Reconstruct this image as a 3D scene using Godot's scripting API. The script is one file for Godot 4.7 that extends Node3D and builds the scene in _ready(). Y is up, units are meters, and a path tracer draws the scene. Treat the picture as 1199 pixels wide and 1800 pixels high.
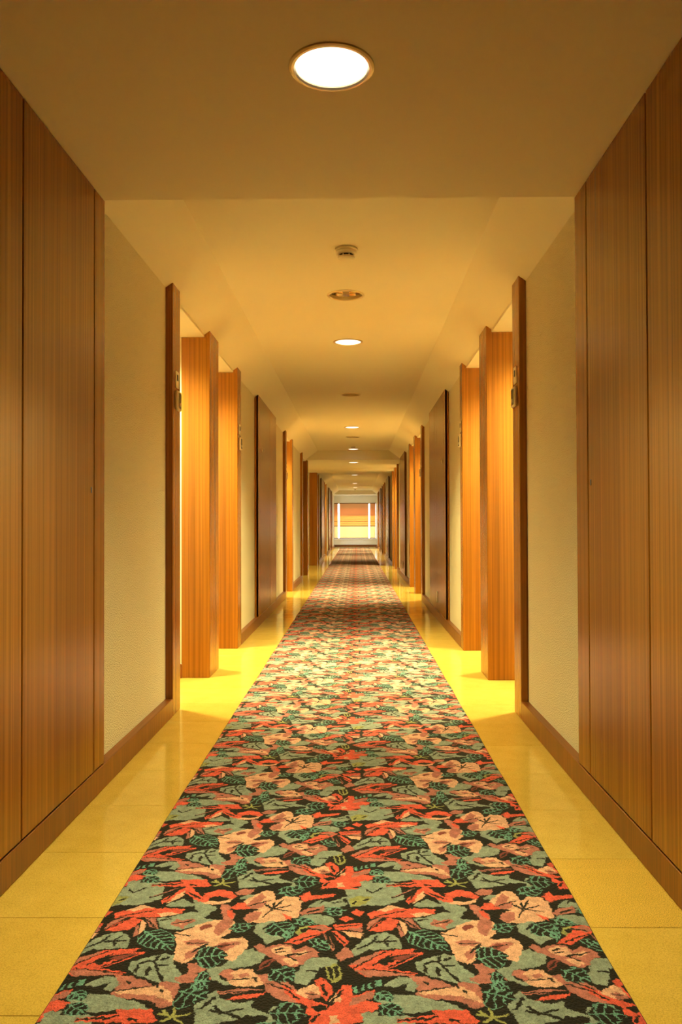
extends Node3D
# A hotel corridor: camera at z = 0 looking down -z, corridor centred on x = 0. Distances "d" run down the corridor (z = -d).

const HALF := 0.96        # faces of closets, posts and baseboards
const STUCCO := 1.0       # plaster face
const SOFFIT := 2.4       # lowered ceiling
const RAISED := 2.59      # raised ceiling
const FLAT := 0.738       # half width of the flat part of the raised ceiling
const ALCOVE_TOP := 2.385
const OUTER := 2.1
const END := 37.5
const BACK := -2.6
const LAMP_COLOR := Color(1.0, 0.945, 0.64)

var M := {}
var boxes := {}
var used := {}
var meshes := {}

# ---------------------------------------------------------------- helpers
func numbered(called: String) -> String:
	var n: int = used.get(called, -1) + 1
	used[called] = n
	return called if n == 0 else "%s_%03d" % [called, n]

func thing(called: String, label: String, category: String, at := Vector3.ZERO, group := "") -> Node3D:
	var o := Node3D.new()
	o.name = numbered(called)
	o.position = at
	add_child(o, true)
	o.set_meta("label", label)
	o.set_meta("category", category)
	if group != "":
		o.set_meta("group", group)
	return o

func structure(called: String, label := "") -> Node3D:
	var o := Node3D.new()
	o.name = called
	add_child(o, true)
	o.set_meta("kind", "structure")
	if label != "":
		o.set_meta("label", label)
	return o

func put(parent: Node3D, called: String, mesh: Mesh, mat: Material, at := Vector3.ZERO) -> MeshInstance3D:
	var o := MeshInstance3D.new()
	o.name = called
	o.mesh = mesh
	o.material_override = mat
	o.position = at
	o.cast_shadow = GeometryInstance3D.SHADOW_CASTING_SETTING_ON
	parent.add_child(o, true)
	return o

func tri(st: SurfaceTool, a: Vector3, b: Vector3, c: Vector3, out: Vector3) -> void:
	var n := (c - a).cross(b - a)
	if n.dot(out) < 0.0:
		var t := b
		b = c
		c = t
		n = -n
	n = n.normalized()
	for p in [a, b, c]:
		st.set_normal(n)
		st.add_vertex(p)

func quad(st: SurfaceTool, a: Vector3, b: Vector3, c: Vector3, e: Vector3, out: Vector3) -> void:
	tri(st, a, b, c, out)
	tri(st, a, c, e, out)

# a box centred on its middle with chamfered edges, shared between pieces of one size
func box_mesh(size: Vector3, ch := 0.003) -> ArrayMesh:
	var key := "%.4f %.4f %.4f %.4f" % [size.x, size.y, size.z, ch]
	if boxes.has(key):
		return boxes[key]
	var st := SurfaceTool.new()
	st.begin(Mesh.PRIMITIVE_TRIANGLES)
	var h := size * 0.5
	var c := minf(ch, minf(h.x, minf(h.y, h.z)) * 0.6)
	for ax in 3:
		var u := (ax + 1) % 3
		var v := (ax + 2) % 3
		for s in [-1.0, 1.0]:
			var n := Vector3.ZERO
			n[ax] = s
			var q := []
			for k in [[-1, -1], [1, -1], [1, 1], [-1, 1]]:
				var p := Vector3.ZERO
				p[ax] = s * h[ax]
				p[u] = k[0] * (h[u] - c)
				p[v] = k[1] * (h[v] - c)
				q.append(p)
			quad(st, q[0], q[1], q[2], q[3], n)
		for su in [-1.0, 1.0]:
			for sv in [-1.0, 1.0]:
				var q2 := []
				for k in [[-1, 0], [1, 0], [1, 1], [-1, 1]]:
					var p2 := Vector3.ZERO
					p2[ax] = k[0] * (h[ax] - c)
					p2[u] = su * (h[u] - (0.0 if k[1] == 0 else c))
					p2[v] = sv * (h[v] - (c if k[1] == 0 else 0.0))
					q2.append(p2)
				var o := Vector3.ZERO
				o[u] = su
				o[v] = sv
				quad(st, q2[0], q2[1], q2[2], q2[3], o)
	for sx in [-1.0, 1.0]:
		for sy in [-1.0, 1.0]:
			for sz in [-1.0, 1.0]:
				tri(st, Vector3(sx * h.x, sy * (h.y - c), sz * (h.z - c)), Vector3(sx * (h.x - c), sy * h.y, sz * (h.z - c)), Vector3(sx * (h.x - c), sy * (h.y - c), sz * h.z), Vector3(sx, sy, sz))
	boxes[key] = st.commit()
	return boxes[key]

# a box from x0 to x1, y0 to y1 and corridor distance d0 to d1, under parent
func block(parent: Node3D, called: String, x0: float, x1: float, y0: float, y1: float, d0: float, d1: float, mat: Material, ch := 0.003) -> MeshInstance3D:
	var mid := Vector3((x0 + x1) * 0.5, (y0 + y1) * 0.5, -(d0 + d1) * 0.5)
	var size := Vector3(absf(x1 - x0), absf(y1 - y0), absf(d1 - d0))
	return put(parent, called, box_mesh(size, ch), mat, mid - parent.position)

# a block against the wall of one side (s = -1 or 1); x0, x1 are distances from the middle of the corridor
func sideblock(parent: Node3D, called: String, s: float, x0: float, x1: float, y0: float, y1: float, d0: float, d1: float, mat: Material, ch := 0.003) -> MeshInstance3D:
	return block(parent, called, minf(s * x0, s * x1), maxf(s * x0, s * x1), y0, y1, d0, d1, mat, ch)

# a cross section (x, y points, convex) run from d0 to d1
func prism(parent: Node3D, called: String, pts: Array, d0: float, d1: float, mat: Material) -> MeshInstance3D:
	var st := SurfaceTool.new()
	st.begin(Mesh.PRIMITIVE_TRIANGLES)
	var mid := Vector3.ZERO
	for p in pts:
		mid += Vector3(p[0], p[1], 0.0) / pts.size()
	mid.z = -(d0 + d1) * 0.5
	for i in pts.size():
		var p: Array = pts[i]
		var q: Array = pts[(i + 1) % pts.size()]
		var a := Vector3(p[0], p[1], -d0)
		var b := Vector3(q[0], q[1], -d0)
		quad(st, a, b, Vector3(q[0], q[1], -d1), Vector3(p[0], p[1], -d1), (a + b) * 0.5 - Vector3(mid.x, mid.y, -d0))
	for i in range(1, pts.size() - 1):
		for dd in [d0, d1]:
			tri(st, Vector3(pts[0][0], pts[0][1], -dd), Vector3(pts[i][0], pts[i][1], -dd), Vector3(pts[i + 1][0], pts[i + 1][1], -dd), Vector3(0, 0, 1 if dd == d0 else -1))
	return put(parent, called, st.commit(), mat)

# a flat ceiling at height y with round holes of radius r at the distances in holes, seen from below, with an upper skin
func holed_ceiling(parent: Node3D, called: String, half: float, y: float, d0: float, d1: float, holes: Array, r: float, mat: Material) -> MeshInstance3D:
	var st := SurfaceTool.new()
	st.begin(Mesh.PRIMITIVE_TRIANGLES)
	var down := Vector3(0, -1, 0)
	var at := d0
	var q := 0.18
	for h in holes:
		quad(st, Vector3(-half, y, -at), Vector3(half, y, -at), Vector3(half, y, -(h - q)), Vector3(-half, y, -(h - q)), down)
		for s in [-1.0, 1.0]:
			quad(st, Vector3(s * q, y, -(h - q)), Vector3(s * half, y, -(h - q)), Vector3(s * half, y, -(h + q)), Vector3(s * q, y, -(h + q)), down)
		var n := 48
		for k in n:
			var ring := []
			for a in [TAU * k / n, TAU * (k + 1) / n]:
				var c := Vector3(cos(a), 0, sin(a))
				var m := q / maxf(absf(c.x), absf(c.z))
				ring.append(Vector3(c.x * r, y, -h + c.z * r))
				ring.append(Vector3(c.x * m, y, -h + c.z * m))
			quad(st, ring[0], ring[1], ring[3], ring[2], down)
		at = h + q
	quad(st, Vector3(-half, y, -at), Vector3(half, y, -at), Vector3(half, y, -d1), Vector3(-half, y, -d1), down)
	return put(parent, called, st.commit(), mat)

# a turned shape: profile of (radius, height) points
func lathe(profile: Array, n := 40) -> ArrayMesh:
	var st := SurfaceTool.new()
	st.begin(Mesh.PRIMITIVE_TRIANGLES)
	for i in profile.size() - 1:
		st.set_smooth_group(0 if n > 14 and profile.size() >= 8 else (i if n > 14 else -1))
		for k in n:
			var a0 := TAU * k / n
			var a1 := TAU * (k + 1) / n
			var p: Array = profile[i]
			var q: Array = profile[i + 1]
			var v := [Vector3(cos(a0) * p[0], p[1], sin(a0) * p[0]), Vector3(cos(a1) * p[0], p[1], sin(a1) * p[0]), Vector3(cos(a1) * q[0], q[1], sin(a1) * q[0]), Vector3(cos(a0) * q[0], q[1], sin(a0) * q[0])]
			for t in [[0, 1, 2], [0, 2, 3]]:
				if v[t[0]].is_equal_approx(v[t[1]]) or v[t[1]].is_equal_approx(v[t[2]]) or v[t[0]].is_equal_approx(v[t[2]]):
					continue
				for w in t:
					st.add_vertex(v[w])
	st.generate_normals()
	return st.commit()

# ---------------------------------------------------------------- textures and materials
func mat(color: Color, rough: float, metal := 0.0) -> StandardMaterial3D:
	var m := StandardMaterial3D.new()
	m.albedo_color = color
	m.roughness = rough
	m.metallic = metal
	return m

func field(noise_seed: int, freq: float, side := 512, octaves := 4) -> Image:
	var n := FastNoiseLite.new()
	n.seed = noise_seed
	n.noise_type = FastNoiseLite.TYPE_SIMPLEX_SMOOTH
	n.frequency = freq
	n.fractal_octaves = octaves
	return n.get_seamless_image(side, side)

# straight-grained veneer: fine streaks and broad bands that run up the board
func wood_texture(noise_seed: int) -> ImageTexture:
	var w := 1024
	var h := 512
	var r := RandomNumberGenerator.new()
	r.seed = noise_seed
	var broad := field(noise_seed, 0.012, 256, 3)
	var fine := field(noise_seed + 5, 0.02, 512, 4)
	var col := PackedFloat32Array()
	col.resize(w)
	for x in w:
		col[x] = r.randf()
	var data := PackedByteArray()
	data.resize(w * h * 3)
	for x in w:
		var streak := 0.55 * col[x] + 0.25 * col[(x + 1) % w] + 0.2 * col[(x / 3) * 3 % w]
		for y in h:
			var b := broad.get_pixel((x / 4) % 256, (y / 16) % 256).r
			var f := fine.get_pixel(x % 512, (y / 10) % 512).r
			var f2 := fine.get_pixel((x * 3) % 512, (y / 6 + 90) % 512).r
			var v := 0.84 + 0.24 * (streak - 0.5) + 0.13 * (b - 0.5) + 0.15 * (f - 0.5) + 0.14 * (f2 - 0.5)
			var i := (y * w + x) * 3
			data[i] = int(clampf(v * 1.0, 0, 1) * 255)
			data[i + 1] = int(clampf(v * 0.97 - 0.04 + 0.05 * b, 0, 1) * 255)
			data[i + 2] = int(clampf(v * 0.93 - 0.06 + 0.06 * f, 0, 1) * 255)
	return ImageTexture.create_from_image(Image.create_from_data(w, h, false, Image.FORMAT_RGB8, data))

func triplanar(m: StandardMaterial3D, scale: Vector3) -> StandardMaterial3D:
	m.uv1_triplanar = true
	m.uv1_world_triplanar = true
	m.uv1_scale = scale
	m.uv1_triplanar_sharpness = 8.0
	return m

# clouded, pitted limestone
func stone_texture(noise_seed: int, pits: float, grain: float) -> ImageTexture:
	var s := 768
	var cloud := field(noise_seed, 0.006, s, 5)
	var vein := field(noise_seed + 1, 0.011, s, 4)
	var fine := field(noise_seed + 2, 0.16, s, 2)
	var data := PackedByteArray()
	data.resize(s * s * 3)
	for y in s:
		for x in s:
			var c := cloud.get_pixel(x, y).r
			var f := fine.get_pixel(x, y).r
			var k := absf(vein.get_pixel(x, (y * 3) % s).r - 0.5)
			var v := 0.91 + 0.055 * (c - 0.5) + grain * (f - 0.5)
			var warm := 0.0
			if k < 0.012:
				v -= 0.05
			if f > 1.0 - pits:
				v -= 0.10 + 0.12 * c
				warm = 0.04
			var i := (y * s + x) * 3
			data[i] = int(clampf(v, 0, 1) * 255)
			data[i + 1] = int(clampf(v - 0.01 - warm * 0.5, 0, 1) * 255)
			data[i + 2] = int(clampf(v - 0.06 - warm + 0.05 * (c - 0.5), 0, 1) * 255)
	return ImageTexture.create_from_image(Image.create_from_data(s, s, false, Image.FORMAT_RGB8, data))

func bumps(noise_seed: int, freq: float, strength: float, side := 512) -> ImageTexture:
	var im := field(noise_seed, freq, side, 3)
	im.convert(Image.FORMAT_RGBA8)
	im.bump_map_to_normal_map(strength)
	return ImageTexture.create_from_image(im)

# the woven pattern of the runner, one repeat of 0.688 m by 0.635 m: flat motifs on black, with the ragged edges of the tufts
func carpet_texture() -> ImageTexture:
	var w := 1024
	var h := 960
	var rx := 688.0
	var rz := 635.0
	var idx := PackedByteArray()
	idx.resize(w * h)
	for shape in CARPET_SHAPES:
		fill_shape(idx, w, h, rx, rz, shape[1], shape[0])
	for leaf in CARPET_LEAVES:
		fill_shape(idx, w, h, rx, rz, leaf[1], leaf[0])
	for line in CARPET_LINES:
		var p: Array = line[2]
		for i in range(0, p.size() - 2, 2):
			var a := Vector2(p[i], p[i + 1])
			var b := Vector2(p[i + 2], p[i + 3])
			var along := (b - a).normalized()
			var wide: float = line[1]
			var n := Vector2(-along.y, along.x) * wide * 0.85
			var e := along * wide * 0.3
			var q := [a - e - n * 0.7, a - e + n * 0.7, (a + b) * 0.5 + n, b + e + n * 0.6, b + e - n * 0.6, (a + b) * 0.5 - n]
			var flat := []
			for v in q:
				flat.append(v.x)
				flat.append(v.y)
			fill_shape(idx, w, h, rx, rz, flat, line[0])
	var tones := CARPET_COLORS
	var r := RandomNumberGenerator.new()
	r.seed = 77
	var wob := field(31, 0.035, 512, 3)
	var tone := field(32, 0.02, 512, 4)
	var jit := PackedByteArray()
	jit.resize(65536)
	for i in 65536:
		jit[i] = r.randi() % 256
	var data := PackedByteArray()
	data.resize(w * h * 3)
	for y in h:
		for x in w:
			var j := jit[((y / 3) * 211 + (x / 3) * 7919) & 65535]
			var k := jit[(y * 1031 + x * 3571) & 65535]
			var ox := int((wob.get_pixel(x & 511, y & 511).r - 0.5) * 16.0) + (j & 3) - 2
			var oy := int((wob.get_pixel((x + 200) & 511, (y + 77) & 511).r - 0.5) * 16.0) + ((j >> 3) & 3) - 2
			var c: Color = tones[idx[posmod(y + oy, h) * w + posmod(x + ox, w)]]
			var v := 0.86 + 0.28 * (k / 255.0) + 0.25 * (tone.get_pixel(x & 511, y & 511).r - 0.5)
			if (j >> 6) == 3:
				v *= 0.86
			var i := (y * w + x) * 3
			data[i] = int(clampf(c.r * v, 0, 1) * 255)
			data[i + 1] = int(clampf(c.g * v, 0, 1) * 255)
			data[i + 2] = int(clampf(c.b * v, 0, 1) * 255)
	return ImageTexture.create_from_image(Image.create_from_data(w, h, false, Image.FORMAT_RGB8, data))

# scanline fill of a polygon given in millimetres, wrapped round the repeat
func fill_shape(idx: PackedByteArray, w: int, h: int, rx: float, rz: float, flat: Array, value: int) -> void:
	var n := flat.size() / 2
	var xs := []
	var ys := []
	var lo := 1e9
	var hi := -1e9
	for i in n:
		xs.append(flat[i * 2] / rx * w)
		ys.append(flat[i * 2 + 1] / rz * h)
		lo = minf(lo, ys[i])
		hi = maxf(hi, ys[i])
	for y in range(floori(lo), ceili(hi) + 1):
		var cuts := []
		var yy := y + 0.5
		for i in n:
			var j := (i + 1) % n
			var y0: float = ys[i]
			var y1: float = ys[j]
			if (y0 <= yy) != (y1 <= yy):
				cuts.append(xs[i] + (yy - y0) / (y1 - y0) * (xs[j] - xs[i]))
		cuts.sort()
		var row := posmod(y, h) * w
		for c in range(0, cuts.size() - 1, 2):
			for x in range(roundi(cuts[c]), roundi(cuts[c + 1])):
				idx[row + posmod(x, w)] = value

const CARPET_COLORS := [Color(0.075, 0.062, 0.065), Color(0.55, 0.605, 0.59), Color(0.42, 0.63, 0.61), Color(0.88, 0.36, 0.31), Color(0.71, 0.44, 0.43), Color(0.88, 0.68, 0.61), Color(0.61, 0.62, 0.40), Color(0.52, 0.25, 0.25)]
const CARPET_SHAPES := [
	[1, [62, 624, 101, 665, 187, 665, 200, 564, 144, 526, 85, 526, 47, 516, 35, 564]],
	[6, [40, 564, 67, 583, 109, 574, 90, 535, 49, 516]],
	[3, [-41, 624, -9, 651, 67, 629, 44, 608, 6, 634]],
	[1, [-72, 516, -47, 554, -15, 545, 17, 564, 40, 535, 18, 512, -18, 516]],
	[1, [-27, 507, 4, 518, 36, 498, 19, 466, -12, 471]],
	[1, [-398, 574, -384, 507, -349, 462, -324, 498, -323, 516, -364, 540]],
	[4, [-287, 603, -267, 624, -229, 624, -239, 593, -270, 583]],
	[3, [-378, 564, -370, 598, -337, 622, -298, 613, -279, 583, -285, 560, -326, 581, -351, 572, -353, 545, -371, 541]],
	[5, [-368, 537, -352, 552, -324, 547, -282, 566, -296, 541, -330, 529]],
	[4, [-318, 533, -291, 528, -265, 471, -270, 420, -290, 425, -304, 480]],
	[3, [-291, 498, -276, 498, -268, 462, -276, 431, -285, 462]],
	[3, [-286, 507, -268, 539, -219, 547, -187, 562, -203, 521, -249, 498]],
	[1, [-270, 564, -248, 591, -220, 588, -235, 559]],
	[5, [-242, 451, -229, 484, -200, 498, -239, 521, -252, 552, -229, 583, -200, 616, -176, 609, -162, 554, -140, 579, -103, 576, -88, 545, -91, 498, -95, 460, -128, 443, -153, 431, -186, 422, -226, 431]],
	[4, [-242, 451, -230, 487, -195, 491, -200, 449, -222, 432]],
	[4, [-244, 524, -225, 574, -207, 598, -195, 574, -209, 535, -188, 554, -193, 516, -218, 503]],
	[3, [-140, 480, -112, 462, -110, 440, -129, 453]],
	[3, [-97, 581, -71, 616, -66, 585, 3, 595, -1, 578, -64, 558, -86, 545]],
	[4, [-96, 482, -71, 507, -27, 524, -25, 489, -61, 478, -86, 469]],
	[1, [-203, 419, -163, 441, -126, 419, -103, 359, -136, 345, -162, 320, -186, 359, -204, 379]],
	[0, [-164, 419, -126, 422, -104, 367, -119, 349, -146, 369]],
	[1, [-103, 453, -74, 473, -43, 476, -3, 462, 8, 436, -14, 413, -49, 425]],
	[0, [-102, 449, -77, 453, -44, 425, -70, 417, -92, 429]],
	[6, [-96, 383, -86, 405, -61, 415, -46, 398, -67, 369, -87, 364]],
	[0, [-85, 392, -69, 400, -62, 389, -76, 377]],
	[3, [-119, 327, -87, 365, -64, 385, -65, 410, -23, 420, -1, 400, -21, 375, -53, 349, -84, 320]],
	[4, [-65, 400, -27, 414, -5, 398, -30, 381]],
	[3, [2, 419, 77, 429, 78, 408, 38, 392, 8, 393]],
	[4, [38, 400, 76, 406, 80, 385, 59, 375]],
	[5, [23, 387, 55, 381, 83, 377, 76, 351, 47, 356]],
	[3, [-2, 389, 12, 385, 45, 337, 35, 312, 14, 337]],
	[4, [-21, 377, -4, 354, 12, 297, 2, 289, -16, 337]],
	[3, [15, 450, 34, 467, 56, 450, 35, 434]],
	[3, [47, 484, 63, 505, 84, 489, 72, 462]],
	[4, [10, 267, 25, 292, 33, 310, 47, 298, 57, 267, 26, 242]],
	[4, [-195, 310, -180, 327, -164, 306, -133, 323, -100, 317, -89, 292, -63, 315, -33, 291, -31, 263, -59, 254, -50, 238, -84, 217, -116, 228, -142, 254, -178, 285]],
	[5, [-151, 297, -124, 315, -98, 307, -97, 276, -120, 267, -142, 280]],
	[5, [-88, 282, -62, 295, -55, 277, -87, 260]],
	[5, [-122, 254, -95, 258, -72, 234, -96, 223]],
	[7, [-173, 203, -166, 240, -142, 255, -135, 244, -154, 217]],
	[1, [-294, 208, -256, 225, -237, 276, -200, 301, -158, 272, -172, 235, -208, 215, -240, 210, -258, 191, -256, 168, -223, 148, -238, 142, -272, 164]],
	[4, [-262, 188, -249, 208, -226, 205, -214, 178, -234, 161]],
	[5, [-235, 191, -211, 211, -183, 205, -176, 188, -157, 178, -146, 150, -167, 137, -208, 137, -239, 156, -219, 171]],
	[4, [-217, 186, -193, 194, -184, 181, -205, 172]],
	[4, [-173, 184, -139, 189, -103, 168, -81, 138, -66, 113, -44, 75, -80, 75, -118, 93, -142, 119, -150, 151]],
	[3, [-108, 145, -69, 119, -49, 95, 4, 65, -21, 60, -65, 75, -98, 113]],
	[4, [-253, 119, -196, 129, -143, 126, -193, 113, -247, 106]],
	[3, [-230, 85, -203, 104, -137, 116, -155, 99, -193, 87]],
	[5, [-77, 119, -34, 150, -16, 126, -19, 93, -52, 93, -68, 107]],
	[4, [-57, 113, -36, 119, -14, 101, -19, 92, -45, 95]],
	[3, [-35, 161, -20, 176, 5, 147, 10, 113, -4, 81, -16, 101, -22, 132]],
	[3, [-47, 65, -30, 76, 4, 62, 17, 76, 14, 95, 20, 119, 38, 147, 53, 141, 54, 101, 105, 127, 108, 101, 86, 87, 124, 70, 114, 52, 82, 40, 79, 12, 50, 1, 32, -14, 6, -3, -42, -3, -33, 30, -47, 41]],
	[4, [55, 92, 101, 122, 105, 101, 68, 73, 46, 65]],
	[5, [2, 81, 17, 114, 32, 88, 28, 78]],
	[5, [5, 30, 22, 31, 31, 2, 7, 1]],
	[0, [-37, 62, -11, 69, 1, 53, -21, 42]],
	[1, [-75, 205, -55, 255, -8, 263, 18, 245, 14, 224, -22, 217, -34, 178, -52, 143, -78, 150, -85, 178]],
	[6, [-11, 217, 13, 234, 26, 211, 29, 170, 11, 150, -4, 170]],
	[1, [-293, 63, -279, 101, -253, 121, -245, 95, -209, 76, -163, 81, -170, 62, -120, 29, -171, 30, -196, 12, -245, -1, -279, -7]],
	[1, [-122, 63, -65, 72, -44, 30, -101, 2, -129, 4]],
	[0, [-113, 53, -78, 58, -62, 30, -96, 23]],
	[4, [-344, 232, -317, 235, -295, 211, -297, 194, -335, 191]],
	[5, [119, 496, 156, 528, 195, 509, 153, 473]],
	[3, [92, 474, 110, 496, 141, 489, 168, 507, 231, 509, 282, 503, 273, 478, 210, 457, 166, 457, 118, 460, 100, 451]],
	[5, [211, 478, 247, 487, 268, 475, 227, 460]],
	[4, [88, 390, 96, 436, 136, 464, 108, 419]],
	[3, [95, 388, 117, 431, 153, 458, 178, 444, 169, 410, 150, 388, 120, 383]],
	[4, [183, 455, 209, 453, 233, 395, 206, 408]],
	[5, [176, 446, 191, 429, 199, 375, 187, 370, 181, 410]],
	[4, [168, 410, 177, 414, 187, 365, 178, 357]],
	[1, [49, 289, 70, 329, 103, 369, 137, 382, 166, 361, 177, 329, 175, 301, 135, 298, 94, 294, 70, 271, 58, 267]],
	[3, [40, 225, 78, 261, 126, 291, 210, 300, 200, 283, 232, 283, 196, 250, 139, 210, 209, 194, 199, 183, 154, 183, 100, 183, 85, 175, 54, 210]],
	[4, [40, 225, 78, 261, 122, 288, 110, 261, 70, 231]],
	[4, [58, 205, 131, 205, 192, 186, 146, 180, 89, 176]],
	[0, [113, 240, 133, 261, 198, 280, 165, 254, 132, 225]],
	[7, [145, 254, 190, 276, 214, 276, 172, 247]],
	[1, [206, 240, 228, 254, 278, 277, 306, 268, 309, 232, 325, 211, 341, 184, 352, 150, 339, 143, 298, 150, 259, 170, 226, 187, 209, 205]],
	[4, [184, 183, 222, 179, 265, 158, 284, 138, 240, 126, 202, 119, 196, 151]],
	[4, [194, 112, 240, 129, 286, 138, 299, 158, 340, 151, 351, 119, 353, 82, 345, 63, 319, 56, 293, 81, 265, 88, 208, 95]],
	[5, [202, 116, 240, 126, 285, 136, 301, 140, 328, 119, 344, 85, 336, 76, 310, 95, 275, 106, 209, 106]],
	[4, [326, 170, 362, 199, 382, 179, 415, 171, 407, 152, 347, 150]],
	[1, [110, 87, 147, 108, 201, 104, 236, 88, 271, 76, 305, 46, 288, 40, 254, 46, 229, 46, 182, 37, 155, 46, 116, 69]],
	[1, [125, 143, 161, 179, 191, 171, 205, 145, 195, 118, 173, 124, 182, 151, 151, 134]],
	[2, [54, 133, 123, 168, 124, 145, 59, 112]],
	[3, [150, 18, 231, 34, 227, 48, 268, 52, 304, 50, 325, 12, 311, 2, 153, 6]],
	[1, [73, 41, 109, 44, 113, 8, 83, 2]],
	[1, [214, 453, 245, 458, 301, 491, 354, 476, 340, 453, 376, 444, 344, 419, 290, 392, 260, 392, 232, 410]],
	[4, [258, 419, 270, 450, 286, 439, 314, 453, 324, 436, 302, 422, 296, 397, 275, 410]],
	[1, [-54, 564, -12, 545, 38, 583, 28, 624, 65, 624, 51, 583, -11, 526]],
	[4, [157, 568, 221, 624, 235, 634, 190, 581]],
	[3, [201, 552, 218, 583, 244, 624, 265, 648, 285, 613, 323, 564, 311, 543, 273, 583, 257, 603, 235, 564, 210, 533]],
	[5, [236, 583, 258, 616, 256, 574, 219, 533]],
	[1, [223, 533, 262, 564, 307, 526, 276, 515, 223, 520]],
	[5, [278, 377, 307, 390, 338, 423, 367, 443, 393, 443, 411, 449, 430, 434, 435, 410, 423, 377, 403, 349, 428, 346, 458, 354, 476, 337, 481, 312, 467, 272, 451, 243, 424, 254, 395, 272, 375, 295, 363, 261, 346, 240, 329, 231, 308, 250, 300, 283, 298, 314, 289, 345]],
	[4, [379, 417, 405, 464, 424, 441, 418, 405, 393, 359, 380, 383]],
	[4, [389, 307, 413, 331, 442, 334, 459, 329, 440, 300, 417, 282, 398, 289]],
	[7, [399, 307, 416, 323, 435, 324, 423, 303, 407, 295]],
	[4, [328, 276, 347, 302, 362, 295, 348, 260, 333, 245]],
	[4, [309, 332, 345, 346, 378, 329, 357, 312, 325, 317]],
	[7, [334, 403, 360, 423, 372, 413, 351, 388]],
	[4, [253, 310, 270, 321, 284, 310, 270, 295]],
]
const CARPET_LEAVES := [
	[0, [-161, 431, -133, 436, -115, 432, -104, 422, -99, 408, -99, 390, -101, 370, -103, 357, -117, 358, -137, 361, -154, 365, -167, 373, -173, 386, -173, 405]],
	[0, [-105, 449, -90, 456, -78, 457, -68, 454, -60, 447, -53, 438, -46, 428, -42, 420, -50, 419, -63, 416, -74, 416, -85, 418, -94, 423, -101, 433]],
	[0, [-48, 306, -56, 327, -56, 340, -51, 347, -42, 349, -30, 347, -16, 344, -7, 341, -6, 331, -5, 317, -5, 305, -9, 296, -16, 293, -29, 295]],
	[0, [-336, 254, -330, 288, -320, 305, -308, 311, -294, 307, -278, 297, -261, 283, -250, 272, -256, 258, -265, 238, -276, 222, -287, 213, -301, 214, -317, 226]],
	[0, [-271, 393, -266, 411, -258, 421, -249, 426, -238, 426, -226, 424, -213, 420, -205, 417, -210, 409, -217, 398, -225, 389, -234, 382, -244, 380, -256, 383]],
	[0, [-165, 593, -161, 617, -152, 631, -140, 639, -125, 642, -109, 642, -91, 638, -80, 636, -85, 625, -93, 609, -102, 596, -113, 586, -127, 581, -144, 583]],
	[0, [-316, 158, -310, 183, -304, 195, -298, 198, -291, 192, -285, 182, -279, 168, -275, 158, -279, 148, -285, 134, -291, 123, -298, 118, -304, 120, -310, 132]],
	[0, [-138, 211, -115, 219, -100, 218, -90, 211, -84, 200, -82, 186, -81, 169, -81, 158, -92, 157, -109, 157, -123, 158, -135, 163, -142, 173, -144, 188]],
	[0, [-123, 38, -110, 63, -97, 75, -85, 77, -74, 71, -62, 60, -51, 46, -43, 36, -51, 26, -64, 12, -76, 2, -88, -3, -100, 0, -112, 13]],
	[0, [195, 389, 228, 394, 252, 388, 269, 375, 280, 357, 287, 335, 291, 310, 294, 292, 276, 294, 251, 298, 229, 305, 210, 316, 197, 332, 191, 356]],
	[0, [105, 116, 119, 121, 128, 121, 135, 117, 139, 110, 142, 101, 143, 91, 144, 84, 137, 83, 126, 83, 117, 83, 110, 86, 104, 92, 102, 102]],
	[0, [114, 68, 131, 75, 143, 76, 152, 73, 158, 65, 162, 54, 165, 41, 166, 33, 158, 31, 145, 29, 133, 29, 124, 31, 117, 38, 113, 49]],
	[0, [348, 119, 373, 146, 389, 157, 401, 155, 408, 144, 412, 126, 415, 104, 416, 88, 403, 79, 385, 66, 369, 57, 356, 56, 347, 63, 344, 83]],
	[0, [-26, 489, -18, 504, -9, 511, 1, 514, 11, 512, 21, 507, 31, 501, 38, 496, 33, 490, 24, 481, 15, 474, 6, 470, -4, 471, -15, 476]],
	[0, [-118, 337, -122, 351, -122, 365, -120, 378, -116, 390, -111, 403, -105, 415, -100, 423, -100, 414, -99, 400, -99, 387, -100, 373, -104, 361, -109, 348]],
]
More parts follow.
